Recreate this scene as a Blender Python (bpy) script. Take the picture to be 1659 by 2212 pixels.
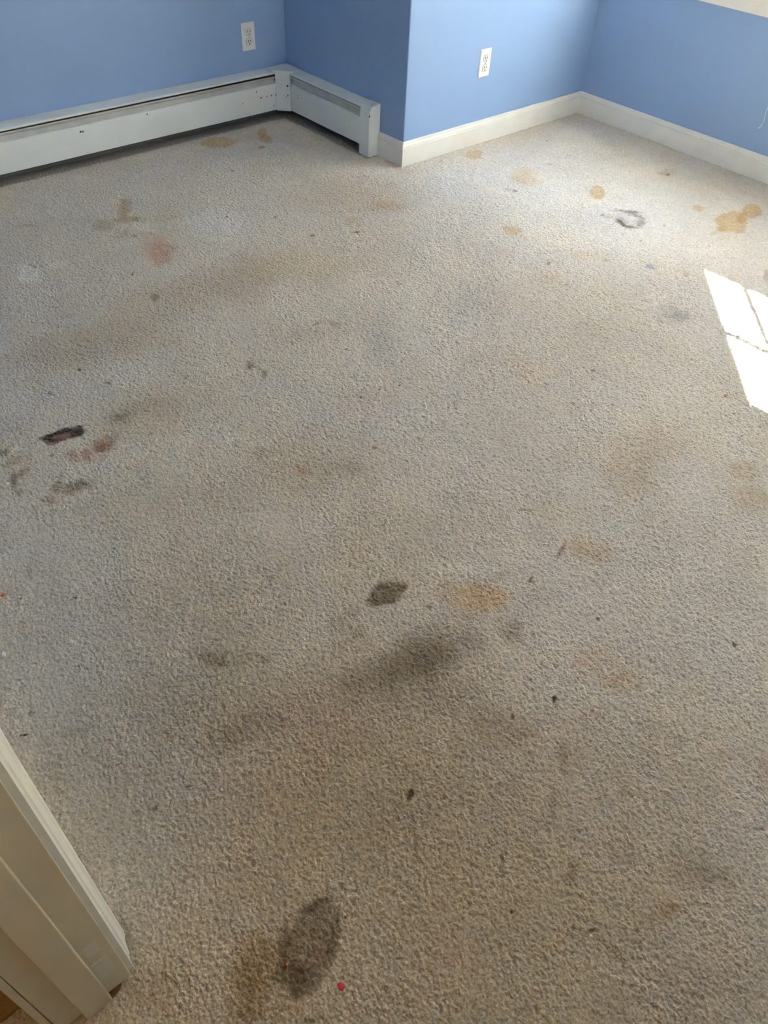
import bpy, bmesh, math
import numpy as np
from mathutils import Vector, Matrix

sc = bpy.context.scene
for o in list(bpy.data.objects):
    bpy.data.objects.remove(o, do_unlink=True)
C = sc.collection

# ------------------------------------------------------------------ camera
cd = bpy.data.cameras.new('camera')
cam = bpy.data.objects.new('camera', cd); C.objects.link(cam)
sc.camera = cam
YAW, PITCH, ROLL, FPX = 0.7563, 0.7886, 0.0575, 1681.96
fw = Vector((math.sin(YAW)*math.cos(PITCH), math.cos(YAW)*math.cos(PITCH), -math.sin(PITCH)))
rt = Vector((math.cos(YAW), -math.sin(YAW), 0)); up = rt.cross(fw)
r2 = rt*math.cos(ROLL)+up*math.sin(ROLL); u2 = -rt*math.sin(ROLL)+up*math.cos(ROLL)
m = Matrix((r2, u2, -fw)).transposed().to_4x4(); m.translation = Vector((-2.4484, -2.6074, 1.3849))
cam.matrix_world = m
cd.sensor_fit = 'VERTICAL'; cd.sensor_height = 36.0; cd.lens = 36.0*FPX/2212.0
cd.clip_start = 0.02; cd.clip_end = 100

# ------------------------------------------------------------------ colour management
sc.view_settings.view_transform = 'Standard'; sc.view_settings.look = 'None'
sc.view_settings.exposure = 3.80; sc.view_settings.gamma = 1.0
sc.view_settings.use_curve_mapping = False
sc.cycles.use_denoising = True
sc.cycles.max_bounces = 12; sc.cycles.diffuse_bounces = 8; sc.cycles.transparent_max_bounces = 16
sc.cycles.sample_clamp_indirect = 8.0

# ------------------------------------------------------------------ sky, sun, daylight portals
w = bpy.data.worlds.new('sky'); sc.world = w; w.use_nodes = True
wn = w.node_tree; wn.nodes.clear()
bg = wn.nodes.new('ShaderNodeBackground'); wo = wn.nodes.new('ShaderNodeOutputWorld')
tc = wn.nodes.new('ShaderNodeTexCoord'); sp = wn.nodes.new('ShaderNodeSeparateXYZ'); cr = wn.nodes.new('ShaderNodeValToRGB')
mr = wn.nodes.new('ShaderNodeMapRange'); mr.inputs[1].default_value = -1; mr.inputs[2].default_value = 1
wn.links.new(tc.outputs['Generated'], sp.inputs[0]); wn.links.new(sp.outputs[2], mr.inputs[0]); wn.links.new(mr.outputs[0], cr.inputs[0])
wn.links.new(cr.outputs[0], bg.inputs[0]); wn.links.new(bg.outputs[0], wo.inputs[0])
els = cr.color_ramp.elements
els[0].position = 0.0; els[0].color = (0.16, 0.17, 0.14, 1)
els[1].position = 1.0; els[1].color = (0.62, 0.72, 0.95, 1)
e = els.new(0.485); e.color = (0.26, 0.27, 0.24, 1)
e = els.new(0.52); e.color = (1.05, 1.0, 0.92, 1)
e = els.new(0.70); e.color = (0.86, 0.88, 0.94, 1)
bg.inputs[1].default_value = 1.3

SUN_DIR = Vector((-1.0, -0.905, -0.77))     # the way the light travels
sd = bpy.data.lights.new('sun', 'SUN'); sun = bpy.data.objects.new('sun', sd); C.objects.link(sun)
sd.energy = 22.0; sd.angle = math.radians(0.53); sd.color = (1.0, 0.90, 0.76)
sun.rotation_euler = SUN_DIR.to_track_quat('-Z', 'Y').to_euler(); sun.location = (6, 6, 6)

def portal(name, loc, normal, sx, sy):
    ld = bpy.data.lights.new(name, 'AREA'); ld.shape = 'RECTANGLE'; ld.size = sx; ld.size_y = sy
    ld.cycles.is_portal = True
    o = bpy.data.objects.new(name, ld); C.objects.link(o); o.location = loc
    o.rotation_euler = Vector(normal).to_track_quat('-Z', 'Z').to_euler()
portal('daylight_portal', (1.45, -1.36, 1.43), (-1, 0, 0), 2.1, 1.7)

# warm fill light added unseen in the hallway to tint the jamb
def hall_fill():
    ld = bpy.data.lights.new('hall_fill_light', 'POINT'); ld.energy = 0.32; ld.color = (1.0, 0.68, 0.38); ld.shadow_soft_size = 0.12
    o = bpy.data.objects.new('hall_fill_light', ld); C.objects.link(o); o.location = (-3.4, -2.9, 2.1)
hall_fill()

# ------------------------------------------------------------------ helpers
D, B = 1.2379, 0.8636      # right wall plane, far wall plane
H = 2.42
XL = -2.479                # room face of the wall with the doorway

def lin(c):
    return tuple(((v/255)/12.92 if v/255 <= .04045 else ((v/255+.055)/1.055)**2.4) for v in c)

def mat(name, srgb, rough=0.5, noise=0.0, nscale=8.0, bump=0.0, bscale=60.0, spec=0.5, dirt=None, metal=0.0):
    m = bpy.data.materials.new(name); m.use_nodes = True; nt = m.node_tree; N = nt.nodes; L = nt.links
    b = N['Principled BSDF']; b.inputs['Roughness'].default_value = rough; b.inputs['Metallic'].default_value = metal
    b.inputs['Specular IOR Level'].default_value = spec
    col = lin(srgb)+(1,)
    b.inputs['Base Color'].default_value = col
    tcn = N.new('ShaderNodeTexCoord'); src = None
    if noise > 0:
        n = N.new('ShaderNodeTexNoise'); n.inputs['Scale'].default_value = nscale; n.inputs['Detail'].default_value = 5
        L.new(tcn.outputs['Object'], n.inputs['Vector'])
        r = N.new('ShaderNodeMapRange'); r.inputs[1].default_value = .3; r.inputs[2].default_value = .7
        r.inputs[3].default_value = 1-noise; r.inputs[4].default_value = 1+noise*.6
        L.new(n.outputs[0], r.inputs[0])
        mx = N.new('ShaderNodeVectorMath'); mx.operation = 'SCALE'; mx.inputs[0].default_value = col[:3]
        L.new(r.outputs[0], mx.inputs['Scale']); src = mx.outputs[0]
    if dirt:
        # dirt: (scale, threshold, colour) small dark nicks
        n = N.new('ShaderNodeTexNoise'); n.inputs['Scale'].default_value = dirt[0]; n.inputs['Detail'].default_value = 2
        L.new(tcn.outputs['Object'], n.inputs['Vector'])
        r = N.new('ShaderNodeMapRange'); r.inputs[1].default_value = dirt[1]; r.inputs[2].default_value = dirt[1]+.03
        L.new(n.outputs[0], r.inputs[0])
        mx = N.new('ShaderNodeMix'); mx.data_type = 'RGBA'
        L.new(r.outputs[0], mx.inputs[0]); mx.inputs[7].default_value = lin(dirt[2])+(1,)
        if src: L.new(src, mx.inputs[6])
        else: mx.inputs[6].default_value = col
        src = mx.outputs[2]
    if src: L.new(src, b.inputs['Base Color'])
    if bump > 0:
        n = N.new('ShaderNodeTexNoise'); n.inputs['Scale'].default_value = bscale; n.inputs['Detail'].default_value = 3
        L.new(tcn.outputs['Object'], n.inputs['Vector'])
        bp = N.new('ShaderNodeBump'); bp.inputs['Strength'].default_value = bump; bp.inputs['Distance'].default_value = 0.002
        L.new(n.outputs[0], bp.inputs['Height']); L.new(bp.outputs[0], b.inputs['Normal'])
    return m

def spots(m, pts, colour):
    """small chips in the paint at given places of the object (x, y, z, radius)"""
    nt = m.node_tree; N = nt.nodes; L = nt.links; b = N['Principled BSDF']
    tcn = N.new('ShaderNodeTexCoord')
    nz = N.new('ShaderNodeTexNoise'); nz.inputs['Scale'].default_value = 220
    L.new(tcn.outputs['Object'], nz.inputs['Vector'])
    add = N.new('ShaderNodeVectorMath'); add.operation = 'MULTIPLY_ADD'
    L.new(nz.outputs[1], add.inputs[0]); add.inputs[1].default_value = (.006, .006, .006); L.new(tcn.outputs['Object'], add.inputs[2])
    prev = None
    for x, y, z, r in pts:
        d = N.new('ShaderNodeVectorMath'); d.operation = 'DISTANCE'
        L.new(add.outputs[0], d.inputs[0]); d.inputs[1].default_value = (x+.003, y+.003, z+.003)
        mm = N.new('ShaderNodeMath'); mm.operation = 'LESS_THAN'; L.new(d.outputs['Value'], mm.inputs[0]); mm.inputs[1].default_value = r
        if prev:
            mx = N.new('ShaderNodeMath'); mx.operation = 'MAXIMUM'; L.new(prev, mx.inputs[0]); L.new(mm.outputs[0], mx.inputs[1]); prev = mx.outputs[0]
        else: prev = mm.outputs[0]
    mix = N.new('ShaderNodeMix'); mix.data_type = 'RGBA'; L.new(prev, mix.inputs[0])
    if b.inputs['Base Color'].is_linked: L.new(b.inputs['Base Color'].links[0].from_socket, mix.inputs[6])
    else: mix.inputs[6].default_value = b.inputs['Base Color'].default_value
    mix.inputs[7].default_value = lin(colour)+(1,)
    L.new(mix.outputs[2], b.inputs['Base Color'])
    return m

def link(name, bm, m, parent=None, smooth=False, bevel=0):
    me = bpy.data.meshes.new(name)
    bmesh.ops.recalc_face_normals(bm, faces=bm.faces)
    bm.to_mesh(me); bm.free()
    me.materials.append(m)
    if smooth:
        for p in me.polygons: p.use_smooth = True
    o = bpy.data.objects.new(name, me); C.objects.link(o)
    if parent: o.parent = parent
    if bevel:
        md = o.modifiers.new('bevel', 'BEVEL'); md.width = bevel; md.segments = 2; md.limit_method = 'ANGLE'; md.angle_limit = .6
    return o

def box(bm, x0, x1, y0, y1, z0, z1):
    v = [bm.verts.new((x, y, z)) for x in (x0, x1) for y in (y0, y1) for z in (z0, z1)]
    for f in ((0,1,3,2), (4,6,7,5), (0,4,5,1), (2,3,7,6), (0,2,6,4), (1,5,7,3)): bm.faces.new([v[i] for i in f])

def prism(bm, pts, a, b, fn):
    """closed profile pts swept between stations a and b; fn(p, q, s) gives the 3-D point"""
    A = [bm.verts.new(fn(p, q, a)) for p, q in pts]; Bv = [bm.verts.new(fn(p, q, b)) for p, q in pts]
    n = len(pts)
    for i in range(n): bm.faces.new((A[i], A[(i+1) % n], Bv[(i+1) % n], Bv[i]))
    bm.faces.new(A[::-1]); bm.faces.new(Bv)

def miter(bm, pts, fa, fb):
    """profile joined from fa(p,q) to fb(p,q): each end may be mitred"""
    A = [bm.verts.new(fa(p, q)) for p, q in pts]; Bv = [bm.verts.new(fb(p, q)) for p, q in pts]
    n = len(pts)
    for i in range(n): bm.faces.new((A[i], A[(i+1) % n], Bv[(i+1) % n], Bv[i]))
    bm.faces.new(A[::-1]); bm.faces.new(Bv)

def empty(name, loc):
    o = bpy.data.objects.new(name, None); C.objects.link(o); o.location = loc; o.empty_display_size = .05
    return o

def structure(o, label=None):
    o['kind'] = 'structure'
    if label: o['label'] = label
    return o

def tag(o, label, cat, group=None):
    o['label'] = label; o['category'] = cat
    if group: o['group'] = group
    return o

def under(parent, o):
    """keep the world position of a part built in world coordinates"""
    o.parent = parent; o.matrix_parent_inverse = Matrix.Translation(-parent.location)
    return o

# carpet stains and broad zones of painted light and shade: centre, two half-axes on the floor (metres), tint, strength, softness, raggedness
TINTS = {'Y': (0.86, 0.71, 0.47), 'T': (0.9, 0.83, 0.72), 'D': (0.36, 0.3, 0.21), 'K': (0.08, 0.05, 0.04), 'R': (0.88, 0.66, 0.6), 'B': (0.55, 0.35, 0.24), 'G': (0.66, 0.66, 0.68), 'W': (1.2, 1.25, 1.34), 'U': (0.45, 0.55, 0.8), 'O': (0.74, 0.65, 0.5), 'M': (0.26, 0.12, 0.09), 'X': (0.95, 0.45, 0.2), 'C': (0.96, 0.82, 0.66)}
STAINS_AND_LIGHT = [
  (-2.0225,-2.4030,0.5894,-0.4994,-0.2641,-0.2632,"O",0.55,1.00,0.25), (-1.9792,-1.9729,0.4484,-0.3719,-0.2616,-0.3361,"O",0.35,1.00,0.25),  # broad zones by the door: traffic dirt plus light falloff painted into the pile
  (-2.1147,-2.5917,0.4708,-0.4037,-0.1471,-0.1348,"O",0.35,1.00,0.20), (-2.0555,-1.4383,0.3387,-0.2749,-0.2238,-0.3993,"T",0.35,1.00,0.30),
  (-1.2604,-0.4008,0.3094,-0.0510,-0.0594,-0.1272,"O",0.50,1.00,0.30), (-1.7317,-0.4895,0.2313,-0.0443,-0.0411,-0.1189,"O",0.50,1.00,0.30),
  (-1.7223,-0.8959,0.1996,-0.0511,-0.0474,-0.1205,"O",0.42,1.00,0.30), (-1.5874,-1.3513,0.2236,-0.0977,-0.0668,-0.1168,"O",0.36,1.00,0.30),
  (-1.8439,-1.6276,0.2823,-0.1377,-0.0768,-0.1452,"O",0.22,1.00,0.30), (-2.1453,-1.7818,0.1894,-0.1002,-0.0506,-0.1184,"D",0.14,1.00,0.30),
  (-1.8103,-2.0031,0.2069,-0.0860,-0.0568,-0.1044,"D",0.22,1.00,0.30), (-2.0908,-2.1433,0.2284,-0.1312,-0.0761,-0.1401,"O",0.28,1.00,0.30),
  (-1.7487,-2.3155,0.1829,-0.1527,-0.1049,-0.0922,"O",0.20,1.00,0.30), (-1.9353,-2.4484,0.1980,-0.1675,-0.0660,-0.0595,"O",0.18,1.00,0.30),
  (-0.8180,-0.4811,0.3304,-0.1224,-0.1172,-0.1737,"O",0.32,1.00,0.30), (-1.3175,-1.7003,0.1867,-0.1492,-0.0967,-0.0963,"O",0.16,1.00,0.30),
  (-1.5623,-1.7083,0.1389,-0.1120,-0.0796,-0.0901,"O",0.20,1.00,0.30), (-1.1485,-0.7827,0.1799,-0.1367,-0.0836,-0.1122,"O",0.12,1.00,0.30),
  (-0.3786,-0.1057,0.2215,-0.1583,-0.1307,-0.1595,"O",0.34,1.00,0.30), (-1.9554,-1.1906,0.1780,-0.1422,-0.0643,-0.1180,"O",0.12,1.00,0.30),
  (0.1253,-0.3194,0.3422,-0.3430,-0.2008,-0.1859,"W",0.50,1.00,0.30), (0.3813,-0.7059,0.3246,-0.5578,-0.4743,-0.3307,"W",0.75,1.00,0.30),  # broad pale zones: cleaner pile with cool window light painted in
  (0.6096,-0.2427,0.3859,-0.0892,-0.1591,-0.1600,"W",0.30,1.00,0.30), (0.1308,-1.0909,0.2522,-0.1858,-0.1883,-0.1422,"W",0.12,1.00,0.30),
  (-0.8258,-0.9921,0.0444,-0.1447,-0.1131,-0.0837,"W",0.20,1.00,0.30), (-0.1057,-0.6241,0.1470,-0.2401,-0.1306,-0.1069,"W",0.20,1.00,0.30),
  (-0.6658,-1.6924,0.1442,-0.1124,-0.0929,-0.0701,"W",0.15,1.00,0.30), (-2.4572,-2.0347,0.0557,-0.0328,-0.0297,-0.0928,"W",0.24,1.00,0.30),
  (-2.3515,-1.9979,0.0543,-0.0458,-0.0354,-0.0620,"W",0.24,1.00,0.30), (-0.9671,0.0014,0.0934,-0.1003,-0.0729,-0.1053,"W",0.60,1.00,0.30),
  (-1.7682,-0.0966,0.1435,-0.1079,-0.0488,-0.1131,"W",0.12,1.00,0.30), (-0.5181,-1.8361,0.0780,-0.0609,-0.0783,-0.0520,"W",0.10,1.00,0.30),
  (-1.7592,-1.4309,0.1534,-0.0946,-0.0413,-0.0686,"W",0.08,1.00,0.30), (-0.8000,-2.0233,0.0595,-0.0473,-0.0634,-0.0421,"W",0.16,1.00,0.30),
  (-0.5823,-2.0010,0.0739,-0.0583,-0.0909,-0.0563,"W",0.14,1.00,0.30), (-1.6953,-2.3839,0.0202,-0.0701,-0.0576,-0.0132,"W",0.16,1.00,0.30),
  (-2.2159,-1.3082,0.1036,-0.0840,-0.0765,-0.1653,"W",0.07,1.00,0.30), (-1.9923,-1.9751,0.0906,-0.0752,-0.0614,-0.0795,"R",0.26,1.00,0.30),
  (-2.1525,-2.0016,0.0782,-0.0653,-0.0305,-0.0442,"R",0.14,1.00,0.30), (-2.1158,-1.8855,0.0751,-0.0228,-0.0113,-0.0390,"D",0.22,1.00,0.40),
  (-2.1350,-1.8824,0.0331,-0.0100,-0.0055,-0.0194,"D",0.14,1.00,0.40), (-2.2691,-2.0876,0.0208,-0.0245,-0.0471,-0.0497,"R",0.12,1.00,0.30),
  (-1.2270,-1.2267,0.0643,-0.0500,-0.0433,-0.0511,"R",0.14,1.00,0.30), (-0.5141,0.6934,0.0721,-0.0360,-0.0356,-0.0582,"Y",0.95,0.35,0.25),
  (-0.2849,0.6845,0.0181,-0.0124,-0.0307,-0.0443,"Y",0.90,0.30,0.20), (-0.3177,0.6069,0.0176,-0.0305,-0.0322,-0.0403,"Y",0.90,0.30,0.25),
  (-0.3920,0.5337,0.0151,-0.0039,-0.0073,-0.0118,"D",0.80,0.50,0.40), (-0.5920,0.7196,0.0086,-0.0059,-0.0089,-0.0144,"D",0.35,0.60,0.30),
  (-0.6455,0.3885,0.0065,-0.0046,-0.0049,-0.0075,"D",0.60,0.60,0.30), (-0.9132,0.0225,0.0042,-0.0066,-0.0049,-0.0064,"D",0.60,0.60,0.30),
  (-0.7575,-0.0902,0.0168,-0.0042,-0.0042,-0.0070,"D",0.50,0.60,0.50), (-0.6906,-0.0662,0.0045,-0.0032,-0.0050,-0.0069,"D",0.40,0.60,0.30),
  (-0.5438,-0.3161,0.0288,-0.0310,-0.0351,-0.0395,"T",0.90,0.35,0.25), (-0.5490,-0.3223,0.0200,-0.0215,-0.0216,-0.0242,"W",0.12,0.50,0.30),
  (-0.5819,-0.3822,0.0116,-0.0085,-0.0063,-0.0076,"K",0.55,0.60,0.40), (-0.7359,-0.3034,0.0086,-0.0063,-0.0094,-0.0123,"K",0.70,0.50,0.40),
  (-0.3997,-0.2654,0.0046,-0.0033,-0.0084,-0.0099,"D",0.40,0.60,0.30), (-0.3450,-0.2511,0.0467,-0.0336,-0.0289,-0.0334,"C",0.40,0.90,0.30),
  (-1.2565,-0.0466,0.0176,-0.0850,-0.0658,-0.0736,"R",0.65,0.70,0.45), (-1.2799,-0.1046,0.0292,-0.0216,-0.0314,-0.0553,"R",0.40,0.60,0.50),
  (-1.2147,0.1324,0.0200,-0.0642,-0.0272,-0.0348,"W",0.25,0.80,0.50), (-1.1901,0.3252,0.0125,-0.0278,-0.0460,-0.0673,"O",0.75,0.60,0.50),
  (-1.3286,0.2395,0.0223,-0.0339,-0.0241,-0.0398,"O",0.65,0.50,0.40), (-1.2407,0.2297,0.0426,-0.0192,-0.0159,-0.0330,"O",0.70,0.60,0.50),
  (-1.2777,0.0880,0.0124,-0.0090,-0.0072,-0.0134,"D",0.50,0.50,0.40), (-1.3143,0.1195,0.0393,-0.0021,-0.0109,-0.0282,"O",0.50,0.70,0.50),
  (-1.2000,0.1952,0.0256,-0.0186,-0.0116,-0.0213,"O",0.40,0.70,0.50), (-1.1158,0.1591,0.0574,-0.0416,-0.0203,-0.0355,"O",0.30,0.90,0.50),
  (-1.4168,-0.1596,0.0092,-0.0026,-0.0040,-0.0091,"R",0.90,0.60,0.50), (-1.4243,-0.1703,0.0038,-0.0028,-0.0047,-0.0087,"B",0.60,0.60,0.50),
  (-1.7010,0.0438,0.0337,-0.0251,-0.0278,-0.0642,"W",0.95,0.50,0.30), (-1.6042,0.0500,0.0306,-0.0227,-0.0143,-0.0312,"W",0.50,0.70,0.30),
  (-1.6717,0.0959,0.0065,-0.0176,-0.0034,-0.0053,"B",0.55,0.60,0.50), (-1.6671,0.0759,0.0051,-0.0038,-0.0041,-0.0094,"B",0.50,0.60,0.40),
  (-1.6466,0.0690,0.0038,-0.0028,-0.0035,-0.0078,"B",0.60,0.60,0.40), (-1.6258,0.0701,0.0038,-0.0028,-0.0035,-0.0078,"B",0.60,0.60,0.40),
  (-1.6044,0.0796,0.0038,-0.0028,-0.0036,-0.0079,"B",0.50,0.60,0.40), (-1.6482,0.1035,0.0051,-0.0038,-0.0028,-0.0063,"B",0.40,0.60,0.40),
  (-1.4382,-0.3523,0.0110,-0.0083,-0.0105,-0.0186,"D",0.70,0.50,0.35), (-1.7134,-0.2907,0.0289,-0.0036,-0.0035,-0.0110,"R",0.45,0.80,0.50),
  (-1.8483,-0.1388,0.0047,-0.0035,-0.0068,-0.0164,"D",0.25,0.70,0.50), (-1.8226,-0.1618,0.0047,-0.0035,-0.0069,-0.0163,"D",0.25,0.70,0.50),
  (-1.8218,-0.5851,0.0048,-0.0037,-0.0032,-0.0066,"K",0.60,0.60,0.40), (-1.7879,-0.6966,0.0068,-0.0093,-0.0031,-0.0047,"D",0.60,0.60,0.50),
  (-1.9393,-0.6416,0.0061,-0.0048,-0.0033,-0.0072,"B",0.65,0.70,0.40), (-1.0421,-0.3022,0.0081,-0.0060,-0.0059,-0.0088,"C",0.50,0.60,0.30),
  (-1.5560,0.3952,0.0443,-0.0222,-0.0037,-0.0093,"D",0.25,0.80,0.40), (-1.3771,-0.4876,0.0060,-0.0046,-0.0046,-0.0075,"D",0.30,0.60,0.40),
  (-1.1100,-0.8120,0.0128,-0.0025,-0.0047,-0.0083,"D",0.60,0.50,0.50), (-1.0657,-0.8315,0.0284,-0.0299,-0.0092,-0.0107,"D",0.22,0.90,0.60),
  (-1.0610,-0.8598,0.0120,-0.0092,-0.0070,-0.0087,"D",0.30,0.80,0.50), (-1.1696,-0.8359,0.0590,-0.0450,-0.0359,-0.0477,"G",0.25,1.00,0.40),
  (-1.2331,-0.8547,0.0046,-0.0035,-0.0047,-0.0064,"D",0.50,0.50,0.40), (-1.4125,-0.8765,0.0088,-0.0068,-0.0109,-0.0162,"D",0.55,0.60,0.50),
  (-1.4031,-0.8899,0.0055,-0.0043,-0.0041,-0.0060,"D",0.35,0.70,0.50), (-1.3998,-0.9047,0.0055,-0.0043,-0.0041,-0.0060,"D",0.40,0.60,0.50),
  (-1.4016,-0.9367,0.0077,-0.0059,-0.0122,-0.0176,"D",0.50,0.60,0.50), (-1.4154,-0.9589,0.0065,-0.0050,-0.0067,-0.0096,"D",0.25,0.80,0.50),
  (-1.5961,-0.8101,0.0043,-0.0033,-0.0048,-0.0081,"D",0.40,0.60,0.40), (-1.1234,-0.9848,0.0049,-0.0004,-0.0017,-0.0033,"K",0.70,0.60,0.20),
  (-1.1760,-1.2091,0.0054,0.0004,-0.0015,-0.0039,"K",0.80,0.50,0.20), (-1.2456,-1.2066,0.0027,-0.0021,-0.0029,-0.0034,"K",0.70,0.50,0.20),
  (-1.1167,-1.2317,0.0063,-0.0008,-0.0017,-0.0031,"K",0.70,0.50,0.20), (-1.0566,-1.1322,0.0046,-0.0035,-0.0050,-0.0056,"D",0.30,0.70,0.40),
  (-1.0550,-1.2198,0.0034,-0.0026,-0.0032,-0.0035,"D",0.40,0.70,0.30), (-1.6365,-1.1450,0.0398,-0.0411,-0.0140,-0.0188,"W",0.36,0.80,0.50),
  (-1.5862,-1.2020,0.0255,-0.0201,-0.0156,-0.0224,"W",0.20,0.90,0.50), (-1.6430,-1.1572,0.0117,-0.0093,-0.0064,-0.0097,"G",0.30,0.90,0.40),
  (-1.2931,-1.2637,0.0167,-0.0131,-0.0150,-0.0180,"W",0.30,0.90,0.40), (-1.3083,-1.2921,0.0041,-0.0032,-0.0067,-0.0080,"D",0.25,0.80,0.40),
  (-1.3630,-1.4028,0.0030,-0.0074,-0.0076,-0.0056,"B",0.55,0.70,0.50), (-1.5719,-1.3568,0.0161,-0.0128,-0.0119,-0.0159,"R",0.50,0.90,0.40),
  (-1.6149,-1.4083,0.0250,-0.0257,-0.0044,-0.0053,"B",0.20,0.90,0.50), (-1.4695,-1.4217,0.0384,-0.0305,-0.0231,-0.0284,"D",0.18,1.00,0.40),
  (-1.6108,-1.2266,0.0291,-0.0230,-0.0152,-0.0219,"D",0.15,1.00,0.40), (-1.8113,-0.9774,0.0029,-0.0023,-0.0019,-0.0035,"D",0.50,0.60,0.20),
  (-1.8374,-0.8671,0.0219,-0.0172,-0.0146,-0.0278,"D",0.42,1.00,0.50), (-1.7385,-0.8752,0.0752,-0.0342,-0.0218,-0.0475,"D",0.22,1.00,0.40),
  (-1.9943,-0.8409,0.0564,-0.0164,-0.0073,-0.0233,"M",0.85,0.25,0.22), (-2.0260,-0.8504,0.0163,-0.0094,-0.0051,-0.0130,"M",0.70,0.35,0.25),
  (-2.0294,-0.8207,0.0188,-0.0061,-0.0030,-0.0097,"K",0.80,0.40,0.30), (-1.9773,-0.8243,0.0441,-0.0098,-0.0029,-0.0099,"K",0.75,0.60,0.40),
  (-1.9574,-0.8525,0.0210,-0.0082,-0.0083,-0.0231,"K",0.72,0.45,0.35), (-2.0251,-0.8340,0.0020,-0.0174,-0.0075,-0.0054,"K",0.50,0.70,0.50),
  (-1.9254,-0.9420,0.0228,-0.0021,-0.0085,-0.0322,"B",0.62,0.80,0.50), (-1.8935,-0.9376,0.0070,-0.0119,-0.0203,-0.0270,"D",0.30,1.00,0.50),
  (-1.9793,-0.9522,0.0090,-0.0192,-0.0144,-0.0176,"B",0.55,0.80,0.50), (-2.0082,-0.9341,0.0140,-0.0111,-0.0114,-0.0240,"B",0.50,0.80,0.55),
  (-1.9454,-0.9552,0.0190,-0.0018,-0.0044,-0.0168,"B",0.40,0.80,0.50), (-1.9682,-0.9798,0.0206,-0.0163,-0.0067,-0.0135,"O",0.50,0.90,0.50),
  (-2.0504,-0.8984,0.0072,-0.0034,-0.0020,-0.0055,"B",0.65,0.70,0.40), (-2.0521,-1.0447,0.0346,-0.0146,-0.0071,-0.0202,"D",0.45,0.90,0.50),
  (-2.0391,-1.0462,0.0245,-0.0104,-0.0060,-0.0169,"D",0.20,0.90,0.40), (-2.0913,-1.0178,0.0045,-0.0119,-0.0209,-0.0229,"D",0.42,0.80,0.50),
  (-2.1296,-1.0515,0.0114,-0.0091,-0.0063,-0.0139,"B",0.40,0.80,0.50), (-2.0751,-1.0567,0.0281,-0.0120,-0.0046,-0.0133,"O",0.50,0.90,0.50),
  (-2.0273,-1.0732,0.0054,-0.0043,-0.0077,-0.0156,"D",0.20,0.90,0.40), (-2.0636,-0.9846,0.0030,-0.0081,-0.0107,-0.0118,"D",0.25,0.90,0.40),
  (-2.1435,-0.8130,0.0121,-0.0096,-0.0058,-0.0143,"D",0.42,0.60,0.40), (-2.1304,-0.8585,0.0201,-0.0016,-0.0045,-0.0227,"B",0.32,0.90,0.50),
  (-2.0983,-0.8675,0.0093,-0.0073,-0.0076,-0.0175,"B",0.22,0.90,0.50), (-2.1665,-0.9360,0.0067,-0.0068,-0.0184,-0.0379,"D",0.42,0.80,0.40),
  (-2.1638,-0.9294,0.0081,-0.0064,-0.0111,-0.0265,"B",0.30,0.80,0.40), (-2.1337,-0.9154,0.0197,0.0064,-0.0005,-0.0125,"B",0.45,0.80,0.40),
  (-2.1740,-0.9821,0.0085,-0.0009,-0.0030,-0.0157,"B",0.40,0.80,0.40), (-2.1590,-0.8658,0.0091,-0.0072,-0.0043,-0.0103,"B",0.20,0.90,0.40),
  (-2.2618,-1.2481,0.0033,-0.0063,-0.0073,-0.0091,"B",0.30,0.90,0.50), (-2.2140,-1.3783,0.0030,-0.0046,-0.0015,-0.0020,"K",0.75,0.60,0.30),
  (-2.3074,-1.3073,0.0023,-0.0019,-0.0008,-0.0019,"K",0.70,0.60,0.20), (-2.1621,-1.2839,0.0041,-0.0033,-0.0013,-0.0026,"D",0.30,0.80,0.40),
  (-2.2707,-1.6133,0.0021,-0.0018,-0.0010,-0.0020,"K",0.60,0.60,0.20), (-2.4377,-1.6271,0.0074,-0.0035,-0.0009,-0.0036,"K",0.75,0.60,0.50),
  (-2.4053,-1.5946,0.0062,-0.0051,-0.0030,-0.0068,"B",0.40,0.80,0.40), (-2.4377,-1.5665,0.0068,-0.0057,-0.0033,-0.0078,"B",0.20,0.90,0.40),
  (-2.3609,-1.6820,0.0450,-0.0215,-0.0040,-0.0141,"D",0.20,1.00,0.50), (-2.0617,-1.7146,0.0260,-0.0263,-0.0123,-0.0165,"D",0.36,1.00,0.40),
  (-2.0652,-1.7236,0.0162,-0.0133,-0.0062,-0.0097,"D",0.20,1.00,0.40), (-1.9997,-1.7596,0.0288,-0.0291,-0.0079,-0.0099,"D",0.22,1.00,0.40),
  (-2.0813,-1.6776,0.0223,-0.0183,-0.0086,-0.0140,"D",0.14,1.00,0.40), (-2.0929,-1.7671,0.0073,-0.0004,-0.0006,-0.0044,"D",0.30,0.80,0.40),
  (-2.2502,-1.9176,0.0061,-0.0020,-0.0009,-0.0036,"M",0.50,0.70,0.50), (-2.3173,-1.9137,0.0027,-0.0033,-0.0037,-0.0046,"D",0.60,0.60,0.40),
  (-2.4187,-1.9524,0.0054,-0.0045,-0.0018,-0.0035,"B",0.35,0.80,0.40), (-2.0477,-1.9575,0.0014,-0.0018,-0.0083,-0.0082,"W",0.80,0.60,0.40),
  (-1.6688,-1.8066,0.0458,-0.0100,-0.0128,-0.0297,"D",0.75,0.35,0.25), (-1.6780,-1.8043,0.0320,-0.0083,-0.0120,-0.0259,"D",0.30,0.70,0.40),
  (-1.7122,-1.8055,0.0110,-0.0140,-0.0098,-0.0087,"D",0.35,0.60,0.30), (-1.6327,-1.8168,0.0126,-0.0063,-0.0068,-0.0100,"D",0.40,0.60,0.30),
  (-1.6618,-1.7791,0.0209,-0.0011,-0.0025,-0.0086,"D",0.25,0.80,0.30), (-1.5199,-1.9467,0.0501,-0.0641,-0.0393,-0.0290,"C",0.75,0.70,0.35),
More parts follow.
